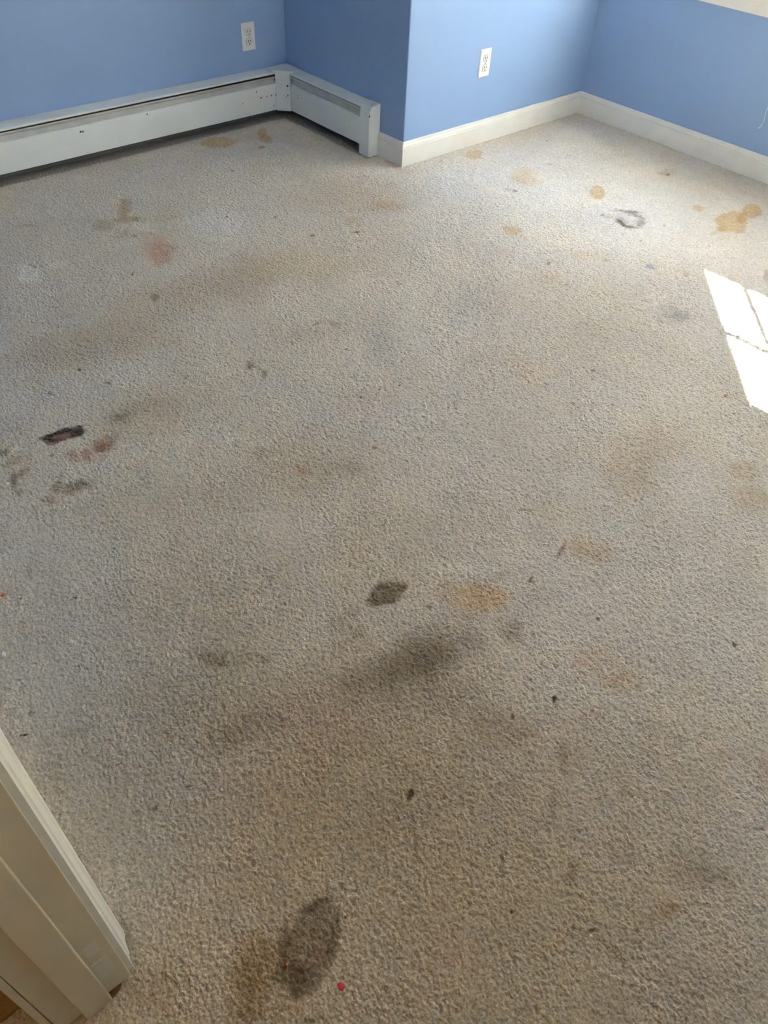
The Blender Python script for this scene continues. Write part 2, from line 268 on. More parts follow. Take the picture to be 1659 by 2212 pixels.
  (-1.5008,-1.9502,0.0322,-0.0413,-0.0266,-0.0194,"C",0.40,0.90,0.30), (-1.5800,-1.9619,0.0285,-0.0362,-0.0104,-0.0078,"B",0.20,1.00,0.40),
  (-1.5642,-1.8864,0.0099,-0.0081,-0.0132,-0.0136,"B",0.20,1.00,0.40), (-1.4816,-1.8639,0.0456,-0.0465,-0.0174,-0.0152,"W",0.30,1.00,0.40),
  (-1.4343,-1.9315,0.0276,-0.0075,-0.0055,-0.0092,"D",0.22,1.00,0.50), (-1.7309,-1.9805,0.1184,-0.0353,-0.0267,-0.0561,"D",0.50,1.00,0.35),
  (-1.7158,-2.0004,0.0847,-0.0346,-0.0196,-0.0333,"D",0.22,1.00,0.35), (-1.8061,-1.8542,0.0324,-0.0266,-0.0200,-0.0243,"D",0.20,1.00,0.40),
  (-1.7625,-1.8013,0.0111,-0.0091,-0.0098,-0.0119,"D",0.28,0.90,0.50), (-1.7921,-1.8468,0.0088,-0.0137,-0.0076,-0.0060,"D",0.25,0.90,0.50),
  (-1.8510,-1.8499,0.0226,-0.0017,-0.0041,-0.0178,"D",0.22,0.90,0.50), (-1.5190,-2.0526,0.0371,-0.0044,-0.0107,-0.0277,"D",0.30,1.00,0.40),
  (-1.5336,-2.0728,0.0174,-0.0142,-0.0092,-0.0083,"D",0.20,1.00,0.40), (-1.6140,-2.0242,0.0278,-0.0350,-0.0139,-0.0102,"G",0.35,1.00,0.40),
  (-1.5791,-2.0669,0.0081,-0.0339,-0.0185,-0.0064,"W",0.16,1.00,0.40), (-1.8619,-1.9462,0.0560,-0.0168,-0.0166,-0.0402,"D",0.18,1.00,0.40),
  (-1.7517,-2.0797,0.0659,-0.0544,-0.0272,-0.0280,"D",0.16,1.00,0.40), (-1.8069,-1.8010,0.0235,-0.0192,-0.0141,-0.0176,"D",0.18,1.00,0.40),
  (-1.6208,-1.8969,0.0049,-0.0040,-0.0054,-0.0057,"B",0.55,0.70,0.40), (-1.3807,-1.9877,0.0013,-0.0041,-0.0106,-0.0045,"D",0.70,0.60,0.40),
  (-1.3487,-2.1607,0.0037,-0.0030,-0.0042,-0.0032,"K",0.70,0.50,0.30), (-1.6833,-1.6896,0.0025,-0.0020,-0.0027,-0.0033,"D",0.60,0.60,0.30),
  (-1.5983,-2.1091,0.0031,-0.0025,-0.0034,-0.0032,"D",0.40,0.70,0.30), (-1.5831,-2.2303,0.0020,-0.0041,-0.0083,-0.0036,"K",0.65,0.60,0.40),
  (-1.6575,-2.1060,0.0045,-0.0037,-0.0024,-0.0023,"D",0.45,0.70,0.40), (-1.6809,-2.2042,0.0032,-0.0027,-0.0039,-0.0035,"D",0.60,0.60,0.40),
  (-1.2496,-1.9722,0.0011,-0.0055,-0.0277,-0.0101,"D",0.50,0.80,0.40), (-1.2707,-1.9782,0.0017,-0.0040,-0.0167,-0.0081,"D",0.30,0.80,0.40),
  (-1.2051,-2.0446,-0.0007,-0.0170,-0.0074,-0.0015,"D",0.30,0.90,0.40), (-1.1998,-2.0065,0.0320,-0.0420,-0.0270,-0.0166,"C",0.40,0.80,0.40),
  (-1.2012,-2.0190,0.0398,-0.0523,-0.0404,-0.0246,"T",0.40,0.90,0.30), (-1.2541,-1.8297,0.0246,-0.0117,-0.0126,-0.0146,"W",0.30,0.90,0.40),
  (-1.2176,-1.8253,0.0195,-0.0172,-0.0026,-0.0022,"D",0.45,0.70,0.40), (-1.2807,-1.8147,0.0017,-0.0107,-0.0150,-0.0060,"T",0.60,0.80,0.40),
  (-0.8514,-1.8950,0.0537,-0.1018,-0.0895,-0.0454,"T",0.28,0.60,0.30), (-0.7535,-1.8787,0.0772,-0.0847,-0.0608,-0.0375,"T",0.50,0.50,0.30),
  (-0.9053,-1.9163,0.0412,-0.0562,-0.0835,-0.0484,"T",0.55,0.50,0.30), (-0.6299,-2.0995,0.0183,-0.0356,-0.0386,-0.0156,"T",0.70,0.45,0.30),
  (-0.7289,-2.1705,0.0254,-0.0478,-0.0538,-0.0212,"T",0.70,0.45,0.30), (-0.6823,-1.8442,0.0192,-0.0151,-0.0107,-0.0075,"C",0.50,0.90,0.40),
  (-0.6437,-2.0765,0.0163,-0.0130,-0.0207,-0.0125,"D",0.10,0.90,0.30), (-0.8208,-1.9788,0.0030,-0.0024,-0.0032,-0.0022,"D",0.40,0.60,0.30),
  (-0.5832,-1.5443,0.0053,-0.0041,-0.0050,-0.0040,"K",0.65,0.50,0.30), (-0.3691,-1.8801,0.0038,-0.0055,-0.0080,-0.0039,"X",0.60,0.60,0.30),
  (-1.1702,-2.3976,0.0008,-0.0054,-0.0068,-0.0013,"K",0.60,0.60,0.40), (-1.4709,-2.2064,0.0155,-0.0127,-0.0084,-0.0067,"R",0.45,0.90,0.40),
  (-1.4287,-2.2441,0.0465,-0.0382,-0.0418,-0.0321,"C",0.30,1.00,0.40), (-1.4466,-2.2989,0.0378,-0.0312,-0.0203,-0.0151,"C",0.40,0.90,0.40),
  (-1.4462,-2.2818,0.0122,-0.0100,-0.0093,-0.0070,"R",0.40,0.90,0.40), (0.3670,-0.0946,0.0275,-0.0303,-0.0461,-0.0421,"Y",0.75,0.30,0.25),
  (0.3687,-0.4189,0.0414,-0.0454,-0.0760,-0.0630,"Y",0.55,0.55,0.40), (0.3098,-0.3834,0.0057,-0.0418,-0.0208,-0.0142,"B",0.15,0.90,0.50),
  (0.2057,-0.4595,0.0081,-0.0139,-0.0115,-0.0091,"B",0.40,0.70,0.50), (0.2199,-0.4871,0.0083,-0.0059,-0.0108,-0.0098,"K",0.45,0.70,0.40),
  (0.5016,-0.7114,0.0177,-0.0309,-0.0621,-0.0419,"Y",0.95,0.22,0.20), (0.4029,-0.9515,0.0389,-0.0547,-0.0722,-0.0471,"G",0.35,0.30,0.30),
  (0.3509,-0.8820,0.0180,-0.0195,-0.0204,-0.0145,"O",0.55,0.35,0.20), (0.4568,-0.9047,0.0409,-0.0409,-0.0115,-0.0080,"D",0.50,0.70,0.40),
  (0.3473,-0.9531,-0.0130,-0.0354,-0.0150,-0.0055,"D",0.80,0.70,0.40), (0.3437,-1.0021,0.0192,-0.0268,-0.0118,-0.0076,"D",0.75,0.70,0.40),
  (0.4135,-1.0064,0.0143,-0.0104,-0.0324,-0.0233,"D",0.50,0.80,0.60), (0.3643,-0.9498,0.0039,-0.0279,-0.0311,-0.0168,"D",0.30,0.80,0.70),
  (0.4528,-0.9664,0.0036,-0.0281,-0.0120,-0.0063,"D",0.45,0.70,0.50), (0.4593,-0.9336,0.0130,-0.0273,-0.0198,-0.0120,"D",0.30,0.80,0.60),
  (0.3440,-0.8610,0.0137,-0.0007,-0.0070,-0.0075,"D",0.40,0.70,0.30), (0.4347,-0.8614,0.0033,-0.0024,-0.0074,-0.0056,"D",0.50,0.50,0.30),
  (0.4214,-0.9543,0.0128,-0.0093,-0.0218,-0.0160,"W",0.40,0.90,0.60), (-0.0721,-0.7295,0.0216,-0.0296,-0.0322,-0.0260,"Y",0.75,0.35,0.30),
  (0.7354,-1.0726,0.0131,-0.0229,-0.0321,-0.0178,"Y",0.70,0.35,0.25), (0.7351,-1.2242,0.0396,-0.0430,-0.0899,-0.0507,"Y",0.95,0.25,0.60),
  (0.8082,-1.2345,0.0485,0.0025,-0.0270,-0.0270,"Y",0.70,0.40,0.30), (0.9029,-1.2266,0.0184,-0.0324,-0.0668,-0.0334,"Y",1.00,0.25,0.25),
  (0.8910,-1.2401,0.0234,-0.0169,-0.0378,-0.0221,"R",0.15,0.60,0.30), (0.5800,-1.2404,0.0193,-0.0020,-0.0147,-0.0130,"Y",0.40,0.70,0.40),
  (0.6484,-1.2342,0.0192,-0.0140,-0.0306,-0.0190,"Y",0.60,0.50,0.40), (0.1293,-1.2491,0.0105,-0.0113,-0.0174,-0.0113,"U",0.75,0.40,0.35),
  (0.1285,-1.2706,0.0016,-0.0087,-0.0084,-0.0041,"U",0.40,0.60,0.40), (0.1908,-1.3692,0.0021,-0.0119,-0.0203,-0.0093,"G",0.70,0.80,0.50),
  (-0.0891,-1.5137,0.0519,-0.0550,-0.0518,-0.0319,"G",0.45,1.00,0.50), (-0.0812,-1.5310,0.0262,-0.0199,-0.0236,-0.0158,"G",0.35,1.00,0.40),
  (0.4268,-1.5667,0.0130,-0.0097,-0.0428,-0.0243,"B",0.38,0.60,0.40), (0.4600,-1.2952,0.0061,-0.0045,-0.0105,-0.0067,"R",0.60,0.70,0.30),
  (-0.1624,-1.0017,0.0064,-0.0047,-0.0083,-0.0071,"B",0.70,0.60,0.30), (-0.2421,-1.0807,0.0303,-0.0226,-0.0316,-0.0269,"C",0.40,0.90,0.40),
  (0.9648,-0.7639,0.0363,-0.0256,-0.0417,-0.0286,"O",0.35,0.90,0.50), (0.9335,-0.7803,0.0072,-0.0051,-0.0137,-0.0094,"D",0.60,0.60,0.30),
  (0.9192,-0.7574,0.0118,-0.0216,-0.0192,-0.0116,"D",0.15,0.90,0.50), (0.2783,-1.1038,0.0046,-0.0034,-0.0067,-0.0048,"D",0.50,0.60,0.30),
  (0.1675,-0.9142,0.0062,-0.0045,-0.0082,-0.0066,"D",0.30,0.60,0.30), (0.0343,-1.1161,0.0036,-0.0058,-0.0064,-0.0042,"D",0.50,0.60,0.30),
  (0.7856,-0.1808,0.0048,-0.0033,-0.0094,-0.0081,"D",0.60,0.50,0.20), (0.5739,-0.3789,0.0108,-0.0076,-0.0127,-0.0108,"D",0.20,0.80,0.40),
  (0.4711,-1.0794,0.0048,-0.0035,-0.0073,-0.0050,"D",0.40,0.60,0.30), (-0.0030,-1.0613,0.0475,-0.0510,-0.0247,-0.0180,"C",0.25,1.00,0.50),
  (-0.0113,-1.0232,0.0263,-0.0194,-0.0238,-0.0192,"C",0.30,0.90,0.40), (-0.7148,-0.7772,0.0079,-0.0059,-0.0130,-0.0146,"B",0.30,0.70,0.40),
  (-0.3179,-0.2868,0.0363,-0.0502,-0.0279,-0.0280,"C",0.50,0.80,0.30), (-0.2418,-0.8394,0.0432,-0.0318,-0.0248,-0.0230,"C",0.25,1.00,0.30),
  (-0.9109,-1.0844,0.0148,-0.0460,-0.0425,-0.0310,"W",0.12,1.00,0.30), (-0.8919,-1.2144,0.0171,-0.0021,-0.0388,-0.0610,"W",0.20,1.00,0.40),
  (-0.0368,-0.0084,0.0051,-0.0295,-0.0153,-0.0129,"R",0.50,0.80,0.40), (-0.0150,-0.0676,0.0204,-0.0144,-0.0138,-0.0152,"R",0.25,0.80,0.40),
  (-0.0224,0.0646,0.0042,-0.0251,-0.0117,-0.0101,"D",0.30,0.80,0.40), (-0.5094,-1.1203,0.0790,-0.1192,-0.0741,-0.0567,"D",0.08,1.00,0.40),
  (-0.3671,-1.4479,0.1102,-0.1428,-0.0738,-0.0482,"D",0.10,1.00,0.40), (-0.7195,-1.4109,0.0732,-0.1058,-0.0584,-0.0420,"C",0.25,1.00,0.40),
  (-1.9457,-2.1897,0.0037,-0.0062,-0.0100,-0.0059,"K",0.66,0.60,0.35), (-1.9559,-2.1972,0.0032,-0.0039,-0.0056,-0.0044,"D",0.40,0.80,0.40),
  (-1.9758,-2.2289,0.0029,-0.0018,-0.0172,-0.0249,"D",0.22,0.90,0.40), (-2.0059,-2.2703,0.0050,-0.0042,-0.0142,-0.0154,"D",0.30,0.90,0.50),
  (-2.0227,-2.2872,0.0049,-0.0042,-0.0027,-0.0029,"D",0.25,0.80,0.40), (-2.2396,-2.2736,0.0228,-0.0370,-0.0626,-0.0370,"D",0.60,0.35,0.20),
  (-2.2439,-2.2743,0.0235,-0.0382,-0.0577,-0.0342,"B",0.25,0.45,0.25), (-2.2885,-2.2926,0.0253,-0.0216,-0.0168,-0.0228,"D",0.42,0.70,0.30),
  (-2.2718,-2.2435,0.0076,-0.0083,-0.0293,-0.0297,"D",0.35,0.80,0.30), (-2.2044,-2.2273,0.0318,-0.0074,-0.0014,-0.0096,"D",0.42,0.80,0.30),
  (-2.1779,-2.2667,0.0026,-0.0028,-0.0136,-0.0126,"D",0.36,0.70,0.30), (-2.2081,-2.2914,0.0055,-0.0089,-0.0273,-0.0155,"D",0.24,0.80,0.30),
  (-2.2884,-2.3177,0.0294,-0.0094,-0.0016,-0.0091,"D",0.30,0.80,0.30), (-2.2025,-2.2598,0.0197,-0.0167,-0.0130,-0.0167,"W",0.10,1.00,0.40),
  (-2.3185,-2.2372,0.0201,-0.0382,-0.0460,-0.0235,"O",0.75,0.70,0.30), (-2.3219,-2.2472,0.0152,-0.0288,-0.0342,-0.0173,"B",0.20,0.90,0.30),
  (-2.3588,-2.2659,0.0243,-0.0207,-0.0210,-0.0312,"O",0.50,0.90,0.30), (-2.3708,-2.2998,0.0318,-0.0272,-0.0102,-0.0149,"B",0.25,0.90,0.30),
  (-2.3381,-2.3078,0.0375,-0.0320,-0.0106,-0.0150,"O",0.35,0.90,0.30), (-2.3044,-2.3565,0.0085,-0.0073,-0.0029,-0.0038,"M",0.40,0.80,0.40),
  (-2.1713,-2.2769,0.0020,-0.0017,-0.0016,-0.0019,"K",0.70,0.50,0.30), (-2.1466,-2.2696,0.0016,-0.0022,-0.0048,-0.0033,"D",0.50,0.70,0.30),
  (-2.1562,-2.2728,0.0018,-0.0025,-0.0047,-0.0033,"D",0.25,0.80,0.30), (-2.1305,-2.2562,0.0015,-0.0018,-0.0057,-0.0048,"D",0.35,0.70,0.30),
  (-1.6693,-2.3241,0.0117,-0.0061,-0.0236,-0.0293,"D",0.30,0.90,0.50), (-1.6689,-2.3456,0.0166,-0.0138,-0.0224,-0.0183,"D",0.16,1.00,0.50),
  (-1.7639,-2.3785,0.0072,-0.0072,-0.0335,-0.0239,"D",0.22,1.00,0.50), (-1.9011,-2.3794,0.0032,-0.0020,-0.0079,-0.0098,"D",0.50,0.70,0.40),
  (-1.9174,-2.3924,0.0037,-0.0031,-0.0069,-0.0064,"D",0.25,0.80,0.40), (-1.8238,-2.4733,0.0080,-0.0114,-0.0211,-0.0098,"B",0.30,0.90,0.50),
  (-1.8299,-2.4783,0.0044,-0.0063,-0.0134,-0.0062,"D",0.18,0.90,0.50), (-1.6502,-2.6146,0.0426,-0.0511,-0.0300,-0.0132,"D",0.22,1.00,0.50),
  (-1.6373,-2.6409,0.0214,-0.0312,-0.0183,-0.0062,"D",0.16,1.00,0.50), (-2.0003,-2.3962,0.0013,-0.0035,-0.0030,-0.0008,"B",0.65,0.60,0.30),
  (-1.9551,-2.4507,0.0024,-0.0020,-0.0022,-0.0020,"K",0.60,0.50,0.30), (-1.8955,-2.5339,0.0029,-0.0025,-0.0028,-0.0023,"D",0.45,0.70,0.40),
  (-1.8747,-2.5552,0.0075,-0.0032,-0.0013,-0.0024,"M",0.45,0.70,0.50), (-1.8168,-2.6043,0.0083,-0.0070,-0.0018,-0.0013,"B",0.45,0.70,0.40),
  (-1.7665,-2.6161,0.0357,-0.0153,-0.0074,-0.0115,"B",0.25,1.00,0.50), (-1.7359,-2.6219,0.0071,-0.0126,-0.0048,-0.0014,"B",0.25,0.90,0.50),
  (-1.7183,-2.1959,0.0307,-0.0467,-0.0291,-0.0168,"D",0.20,1.00,0.40), (-1.7379,-2.1968,0.0637,-0.0529,-0.0368,-0.0349,"B",0.10,1.00,0.40),
  (-1.3883,-2.5920,0.0098,-0.0082,-0.0299,-0.0171,"R",0.35,0.90,0.40), (-1.4255,-2.5234,0.0170,-0.0142,-0.0174,-0.0108,"B",0.12,1.00,0.40),
  (-1.6900,-2.2457,0.0277,-0.0097,-0.0066,-0.0117,"B",0.20,1.00,0.40), (-1.5612,-2.2994,0.0218,-0.0181,-0.0117,-0.0093,"R",0.25,1.00,0.40),
  (-2.0940,-2.4325,0.0339,-0.0288,-0.0277,-0.0285,"R",0.14,1.00,0.30), (-1.7395,-2.5134,0.0222,-0.0401,-0.0167,-0.0056,"D",0.12,1.00,0.40),
  (-1.4867,-2.3814,0.0116,-0.0234,-0.0170,-0.0061,"D",0.12,1.00,0.40), (-1.8780,-2.5986,0.0203,-0.0572,-0.0153,-0.0024,"D",0.12,1.00,0.50),
  (-1.7798,-2.7429,0.0512,-0.0436,-0.0288,-0.0179,"G",0.20,1.00,0.40), (-2.4612,-2.1621,0.0324,-0.0276,-0.0125,-0.0224,"D",0.14,1.00,0.40),
  (-2.4591,-2.0694,0.0104,-0.0027,-0.0029,-0.0380,"D",0.24,1.00,0.40), (-2.4577,-1.9286,0.0068,-0.0015,-0.0038,-0.0513,"D",0.14,1.00,0.40),
]
# ------------------------------------------------------------------ carpet floor
def carpet():
    def lines(a, b, focus, s0, k, smax):
        xs = [a]
        while xs[-1] < b:
            s = min(smax, s0 + k*abs(xs[-1]-focus)); xs.append(xs[-1]+s)
        xs[-1] = b
        return np.array(xs)
    def yl():
        a = [-3.4]
        while a[-1] < -2.9: a.append(a[-1]+.004)
        a[-1] = -2.9
        return np.concatenate([np.array(a[:-1]), lines(-2.9, B+.05, -2.75, .0020, .00038, .0037)])
    X = lines(-2.75, D+.05, -2.45, .0020, .00038, .0037); Y = yl()
    X = np.concatenate([np.linspace(-3.6, -2.76, 60), X])
    nx, ny = len(X), len(Y)
    rng = np.random.default_rng(7)
    gx, gy = np.meshgrid(X, Y)            # ny, nx
    def vnoise(x, y, scale, seed):
        r = np.random.default_rng(seed); n = 257
        g = r.random((n, n))
        u = x*scale; v = y*scale
        iu = np.floor(u).astype(int); iv = np.floor(v).astype(int); fu = u-iu; fv = v-iv
        fu = fu*fu*(3-2*fu); fv = fv*fv*(3-2*fv)
        a = g[iu % n, iv % n]; b_ = g[(iu+1) % n, iv % n]; c = g[iu % n, (iv+1) % n]; d = g[(iu+1) % n, (iv+1) % n]
        return (a*(1-fu)+b_*fu)*(1-fv)+(c*(1-fu)+d*fu)*fv
    def fbm(x, y, scale, seed, oct=4):
        t = 0; amp = 1; tot = 0
        for i in range(oct): t = t+amp*vnoise(x, y, scale*2**i, seed+i*13); tot += amp; amp *= .55
        return t/tot-.5
    col = np.ones((ny, nx, 3))
    # worn, mottled pile
    m1 = fbm(gx, gy, 2.2, 3); m2 = fbm(gx+5, gy, 7, 23); m3 = fbm(gx, gy+3, 22, 41, 3)
    col *= (1+.16*m1+.10*m2+.07*m3)[..., None]
    hue = fbm(gx+9, gy, 3.1, 77, 3)
    col *= 1+hue[..., None]*np.array([.05, 0, -.12])
    hue = fbm(gx+2, gy+8, 9, 97, 3)
    col *= 1+hue[..., None]*np.array([.04, 0, -.06])
    for (cx, cy, ux, uy, vx, vy, t, s, so, ir) in STAINS_AND_LIGHT:
        ex = 1.9*(abs(ux)+abs(vx)); ey = 1.9*(abs(uy)+abs(vy))
        i0, i1 = np.searchsorted(X, [cx-ex, cx+ex]); j0, j1 = np.searchsorted(Y, [cy-ey, cy+ey])
        if i1 <= i0 or j1 <= j0: continue
        x = gx[j0:j1, i0:i1]; y = gy[j0:j1, i0:i1]
        det = ux*vy-uy*vx
        a = ((x-cx)*vy-(y-cy)*vx)/det; b_ = (-(x-cx)*uy+(y-cy)*ux)/det
        r = np.sqrt(a*a+b_*b_)
        size = math.sqrt(abs(det)); sd_ = int(abs(cx*9173+cy*7919)) % 1000
        r = r+ir*2.5*fbm(x+20, y+20, 1.5/size, sd_, 5)
        lo, hi = 1-.75*so, 1+.55*so
        k = np.clip((hi-r)/(hi-lo), 0, 1); k = k*k*(3-2*k)*s
        if size > .012: k = k*(1+(.7 if so < 1 else .5)*fbm(x+7, y+31, (3.0 if so < 1 else 1.6)/size, sd_+5, 4 if so < 1 else 3))
        if so > .55 and size < .12: k = k*1.25
        k = np.clip(k, 0, 1)[..., None]
        col[j0:j1, i0:i1] *= (1-k)+k*np.array(TINTS[t])
    # soot line along heater and skirting, with shade painted under the heater
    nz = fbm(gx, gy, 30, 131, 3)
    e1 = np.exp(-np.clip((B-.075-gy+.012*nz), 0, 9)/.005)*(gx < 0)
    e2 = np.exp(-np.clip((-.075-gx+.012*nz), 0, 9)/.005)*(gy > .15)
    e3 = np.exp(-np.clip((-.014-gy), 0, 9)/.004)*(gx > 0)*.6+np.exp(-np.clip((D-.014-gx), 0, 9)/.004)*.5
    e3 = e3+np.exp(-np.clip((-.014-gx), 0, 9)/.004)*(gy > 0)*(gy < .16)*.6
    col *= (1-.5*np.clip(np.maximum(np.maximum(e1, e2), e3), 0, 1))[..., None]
    # pile relief
    def soft(n):
        r = rng.standard_normal((ny, nx))
        for _ in range(n): r = (2*r+np.roll(r, 1, 0)+np.roll(r, 1, 1)+np.roll(r, -1, 0)+np.roll(r, -1, 1))/6
        return r/r.std()
    rel = soft(1)*.75+soft(2)*.6
    z = rel*.00112 + .0024*fbm(gx, gy, 8, 201, 3) - .0012
    col *= (1+.05*soft(1)+.04*soft(0))[..., None]
    co = np.stack([gx, gy, z], -1).reshape(-1, 3).astype(np.float32)
    idx = np.arange(nx*ny).reshape(ny, nx)
    q = np.stack([idx[:-1, :-1], idx[:-1, 1:], idx[1:, 1:], idx[1:, :-1]], -1).reshape(-1, 4).astype(np.int32)
    me = bpy.data.meshes.new('floor')
    me.vertices.add(len(co)); me.vertices.foreach_set('co', co.ravel())
    me.loops.add(q.size); me.loops.foreach_set('vertex_index', q.ravel())
    me.polygons.add(len(q)); me.polygons.foreach_set('loop_start', np.arange(0, q.size, 4, dtype=np.int32))
    me.polygons.foreach_set('loop_total', np.full(len(q), 4, dtype=np.int32))
    me.polygons.foreach_set('use_smooth', np.ones(len(q), dtype=bool))
    me.update(calc_edges=True)
    at = me.attributes.new('wear_and_light', 'FLOAT_COLOR', 'POINT')  # carries stains and wear together with the painted light zones
    rgba = np.ones((nx*ny, 4), np.float32); rgba[:, :3] = np.clip(col, 0, 2).reshape(-1, 3)
    at.data.foreach_set('color', rgba.ravel())
    m = bpy.data.materials.new('cut_pile_carpet'); m.use_nodes = True; nt = m.node_tree; N = nt.nodes; L = nt.links
    b = N['Principled BSDF']; b.inputs['Roughness'].default_value = 1.0; b.inputs['Specular IOR Level'].default_value = .1
    b.inputs['Sheen Weight'].default_value = .15; b.inputs['Sheen Roughness'].default_value = .6
    a = N.new('ShaderNodeAttribute'); a.attribute_name = 'wear_and_light'
    base = N.new('ShaderNodeVectorMath'); base.operation = 'MULTIPLY'; base.inputs[1].default_value = CARPET
    L.new(a.outputs['Color'], base.inputs[0])
    tcn = N.new('ShaderNodeTexCoord')
    n1 = N.new('ShaderNodeTexNoise'); n1.inputs['Scale'].default_value = 260; n1.inputs['Detail'].default_value = 3
    n2 = N.new('ShaderNodeTexVoronoi'); n2.inputs['Scale'].default_value = 190
    L.new(tcn.outputs['Object'], n1.inputs['Vector']); L.new(tcn.outputs['Object'], n2.inputs['Vector'])
    r = N.new('ShaderNodeMapRange'); r.inputs[1].default_value = .3; r.inputs[2].default_value = .7; r.inputs[3].default_value = .84; r.inputs[4].default_value = 1.14
    L.new(n1.outputs[0], r.inputs[0])
    sc_ = N.new('ShaderNodeVectorMath'); sc_.operation = 'SCALE'; L.new(base.outputs[0], sc_.inputs[0]); L.new(r.outputs[0], sc_.inputs['Scale'])
    L.new(sc_.outputs[0], b.inputs['Base Color'])
    h = N.new('ShaderNodeMath'); h.operation = 'MULTIPLY_ADD'; L.new(n2.outputs['Distance'], h.inputs[0]); h.inputs[1].default_value = -.8; L.new(n1.outputs[0], h.inputs[2])
    bp = N.new('ShaderNodeBump'); bp.inputs['Strength'].default_value = .8; bp.inputs['Distance'].default_value = .003
    L.new(h.outputs[0], bp.inputs['Height']); L.new(bp.outputs[0], b.inputs['Normal'])
    me.materials.append(m)
    o = bpy.data.objects.new('floor', me); C.objects.link(o)
    structure(o, 'worn beige wall-to-wall carpet covered in stains')
CARPET = (.667, .586, .480)
carpet()

# ------------------------------------------------------------------ walls
BLUE = (143, 171, 210)
paint = mat('blue_wall_paint', BLUE, rough=.5, noise=.03, nscale=3, bump=.12, bscale=260, spec=.35)
white = mat('white_ceiling_paint', (232, 230, 225), rough=.9)
trimp = mat('off_white_trim_paint', (231, 228, 219), rough=.38, noise=.04, nscale=12, dirt=(55, .80, (120, 112, 100)))
sashp = mat('white_window_paint', (228, 228, 226), rough=.4)

def wall(name, pts, z0=-.02, z1=H):
    bm = bmesh.new(); prism(bm, pts, z0, z1, lambda p, q, s: (p, q, s))
    return structure(link(name, bm, paint))
wall('wall_back', [(XL-.12, B), (.12, B), (.12, B+.12), (XL-.12, B+.12)])
wall('wall_inner', [(0, .003), (.12, .12), (.12, B), (0, B)])
wall('wall_middle', [(.003, 0), (D, 0), (D, .12), (.12, .12), (0, .003)])
# right wall with the window opening
WY0, WY1, WZ0, WZ1 = -2.37, -0.375, .705, 2.10
bm = bmesh.new(); XO = 1.407
box(bm, D, XO, -3.42, .12, -.02, WZ0); box(bm, D, XO, -3.42, .12, WZ1, H)
box(bm, D, XO, WY1, .12, WZ0, WZ1); box(bm, D, XO, -3.42, WY0, WZ0, WZ1)
structure(link('wall_right', bm, paint))
wall('wall_front', [(XL, -3.42), (D, -3.42), (D, -3.30), (XL, -3.30)])
# left wall: doorway y -2.128 .. -2.95
DY0, DY1, XH = -2.95, -2.122, -2.594
bm = bmesh.new()
box(bm, XH, XL, DY1-.0, B, -.02, H); box(bm, XH, XL, -3.42, DY0, -.02, H); box(bm, XH, XL, DY0, DY1, 2.06, H)
structure(link('wall_left', bm, paint))
bm = bmesh.new(); box(bm, -3.9, XO, -3.6, B+.12, H, H+.1); structure(link('ceiling', bm, white))
# hallway beyond the doorway
hallp = mat('cream_hall_paint', (214, 200, 172), rough=.7)
bm = bmesh.new()
box(bm, -3.7, -3.6, -3.6, -1.9, -.02, H); box(bm, -3.6, XH, -3.6, -3.42, -.02, H)
structure(link('wall_hall', bm, hallp))

# ------------------------------------------------------------------ baseboards (colonial profile: out from the wall, height)
BH = .1015
PROF = [(0, -.01), (.014, -.01), (.014, .0755), (.0105, .078), (.0100, .0800), (.0128, .0818), (.0130, .0845), (.0105, .088), (.0075, .092), (.0065, .096), (.0055, .0995), (.003, BH), (0, BH)]
def base(name, fa, fb):
    bm = bmesh.new(); miter(bm, PROF, fa, fb)
    return structure(link(name, bm, trimp))
base('baseboard_middle', lambda p, q: (-p, -p, q), lambda p, q: (D-p, -p, q))
base('baseboard_right', lambda p, q: (D-p, -p, q), lambda p, q: (D-p, -3.30, q))
base('baseboard_inner', lambda p, q: (-p, .160, q), lambda p, q: (-p, -p, q))
base('baseboard_front', lambda p, q: (D-.014, -3.30+p, q), lambda p, q: (XL+.014, -3.30+p, q))
base('baseboard_left', lambda p, q: (XL+p, -2.046, q), lambda p, q: (XL+p, B-.07, q))

# ------------------------------------------------------------------ window in the right wall
win = structure(empty('window_1', (D, -1.36, WZ0)), 'double-hung window with white casing in the right wall')
def wpart(name, bm, m=sashp, bevel=.002): return under(win, link(name, bm, m, bevel=bevel))
GX = 1.30
bm = bmesh.new()
box(bm, D-.018, D, WY0-.09, WY1+.09, WZ1, WZ1+.09)
box(bm, D-.018, D, WY1, WY1+.09, WZ0, WZ1); box(bm, D-.018, D, WY0-.09, WY0, WZ0, WZ1)
wpart('casing', bm)
bm = bmesh.new(); box(bm, D-.045, GX-.02, WY0-.11, WY1+.11, .680, WZ0); wpart('stool', bm)
bm = bmesh.new(); box(bm, D-.018, D, WY0-.09, WY1+.09, .6015, .680); wpart('apron', bm, trimp)
bm = bmesh.new(); box(bm, 1.32, XO+.03, WY0, WY1, WZ0-.03, WZ0+.002); wpart('sill', bm)
MID = (WY0+WY1)/2
bm = bmesh.new(); box(bm, D, XO, MID-.04, MID+.04, WZ0, WZ1); wpart('mullion', bm)
glass = bpy.data.materials.new('window_glass'); glass.use_nodes = True
gn = glass.node_tree; gn.nodes.clear()
go = gn.nodes.new('ShaderNodeOutputMaterial'); gt = gn.nodes.new('ShaderNodeBsdfTransparent'); gg = gn.nodes.new('ShaderNodeBsdfGlossy'); gm = gn.nodes.new('ShaderNodeMixShader')
gt.inputs[0].default_value = (.93, .95, .94, 1); gg.inputs['Roughness'].default_value = .02; gm.inputs[0].default_value = .06
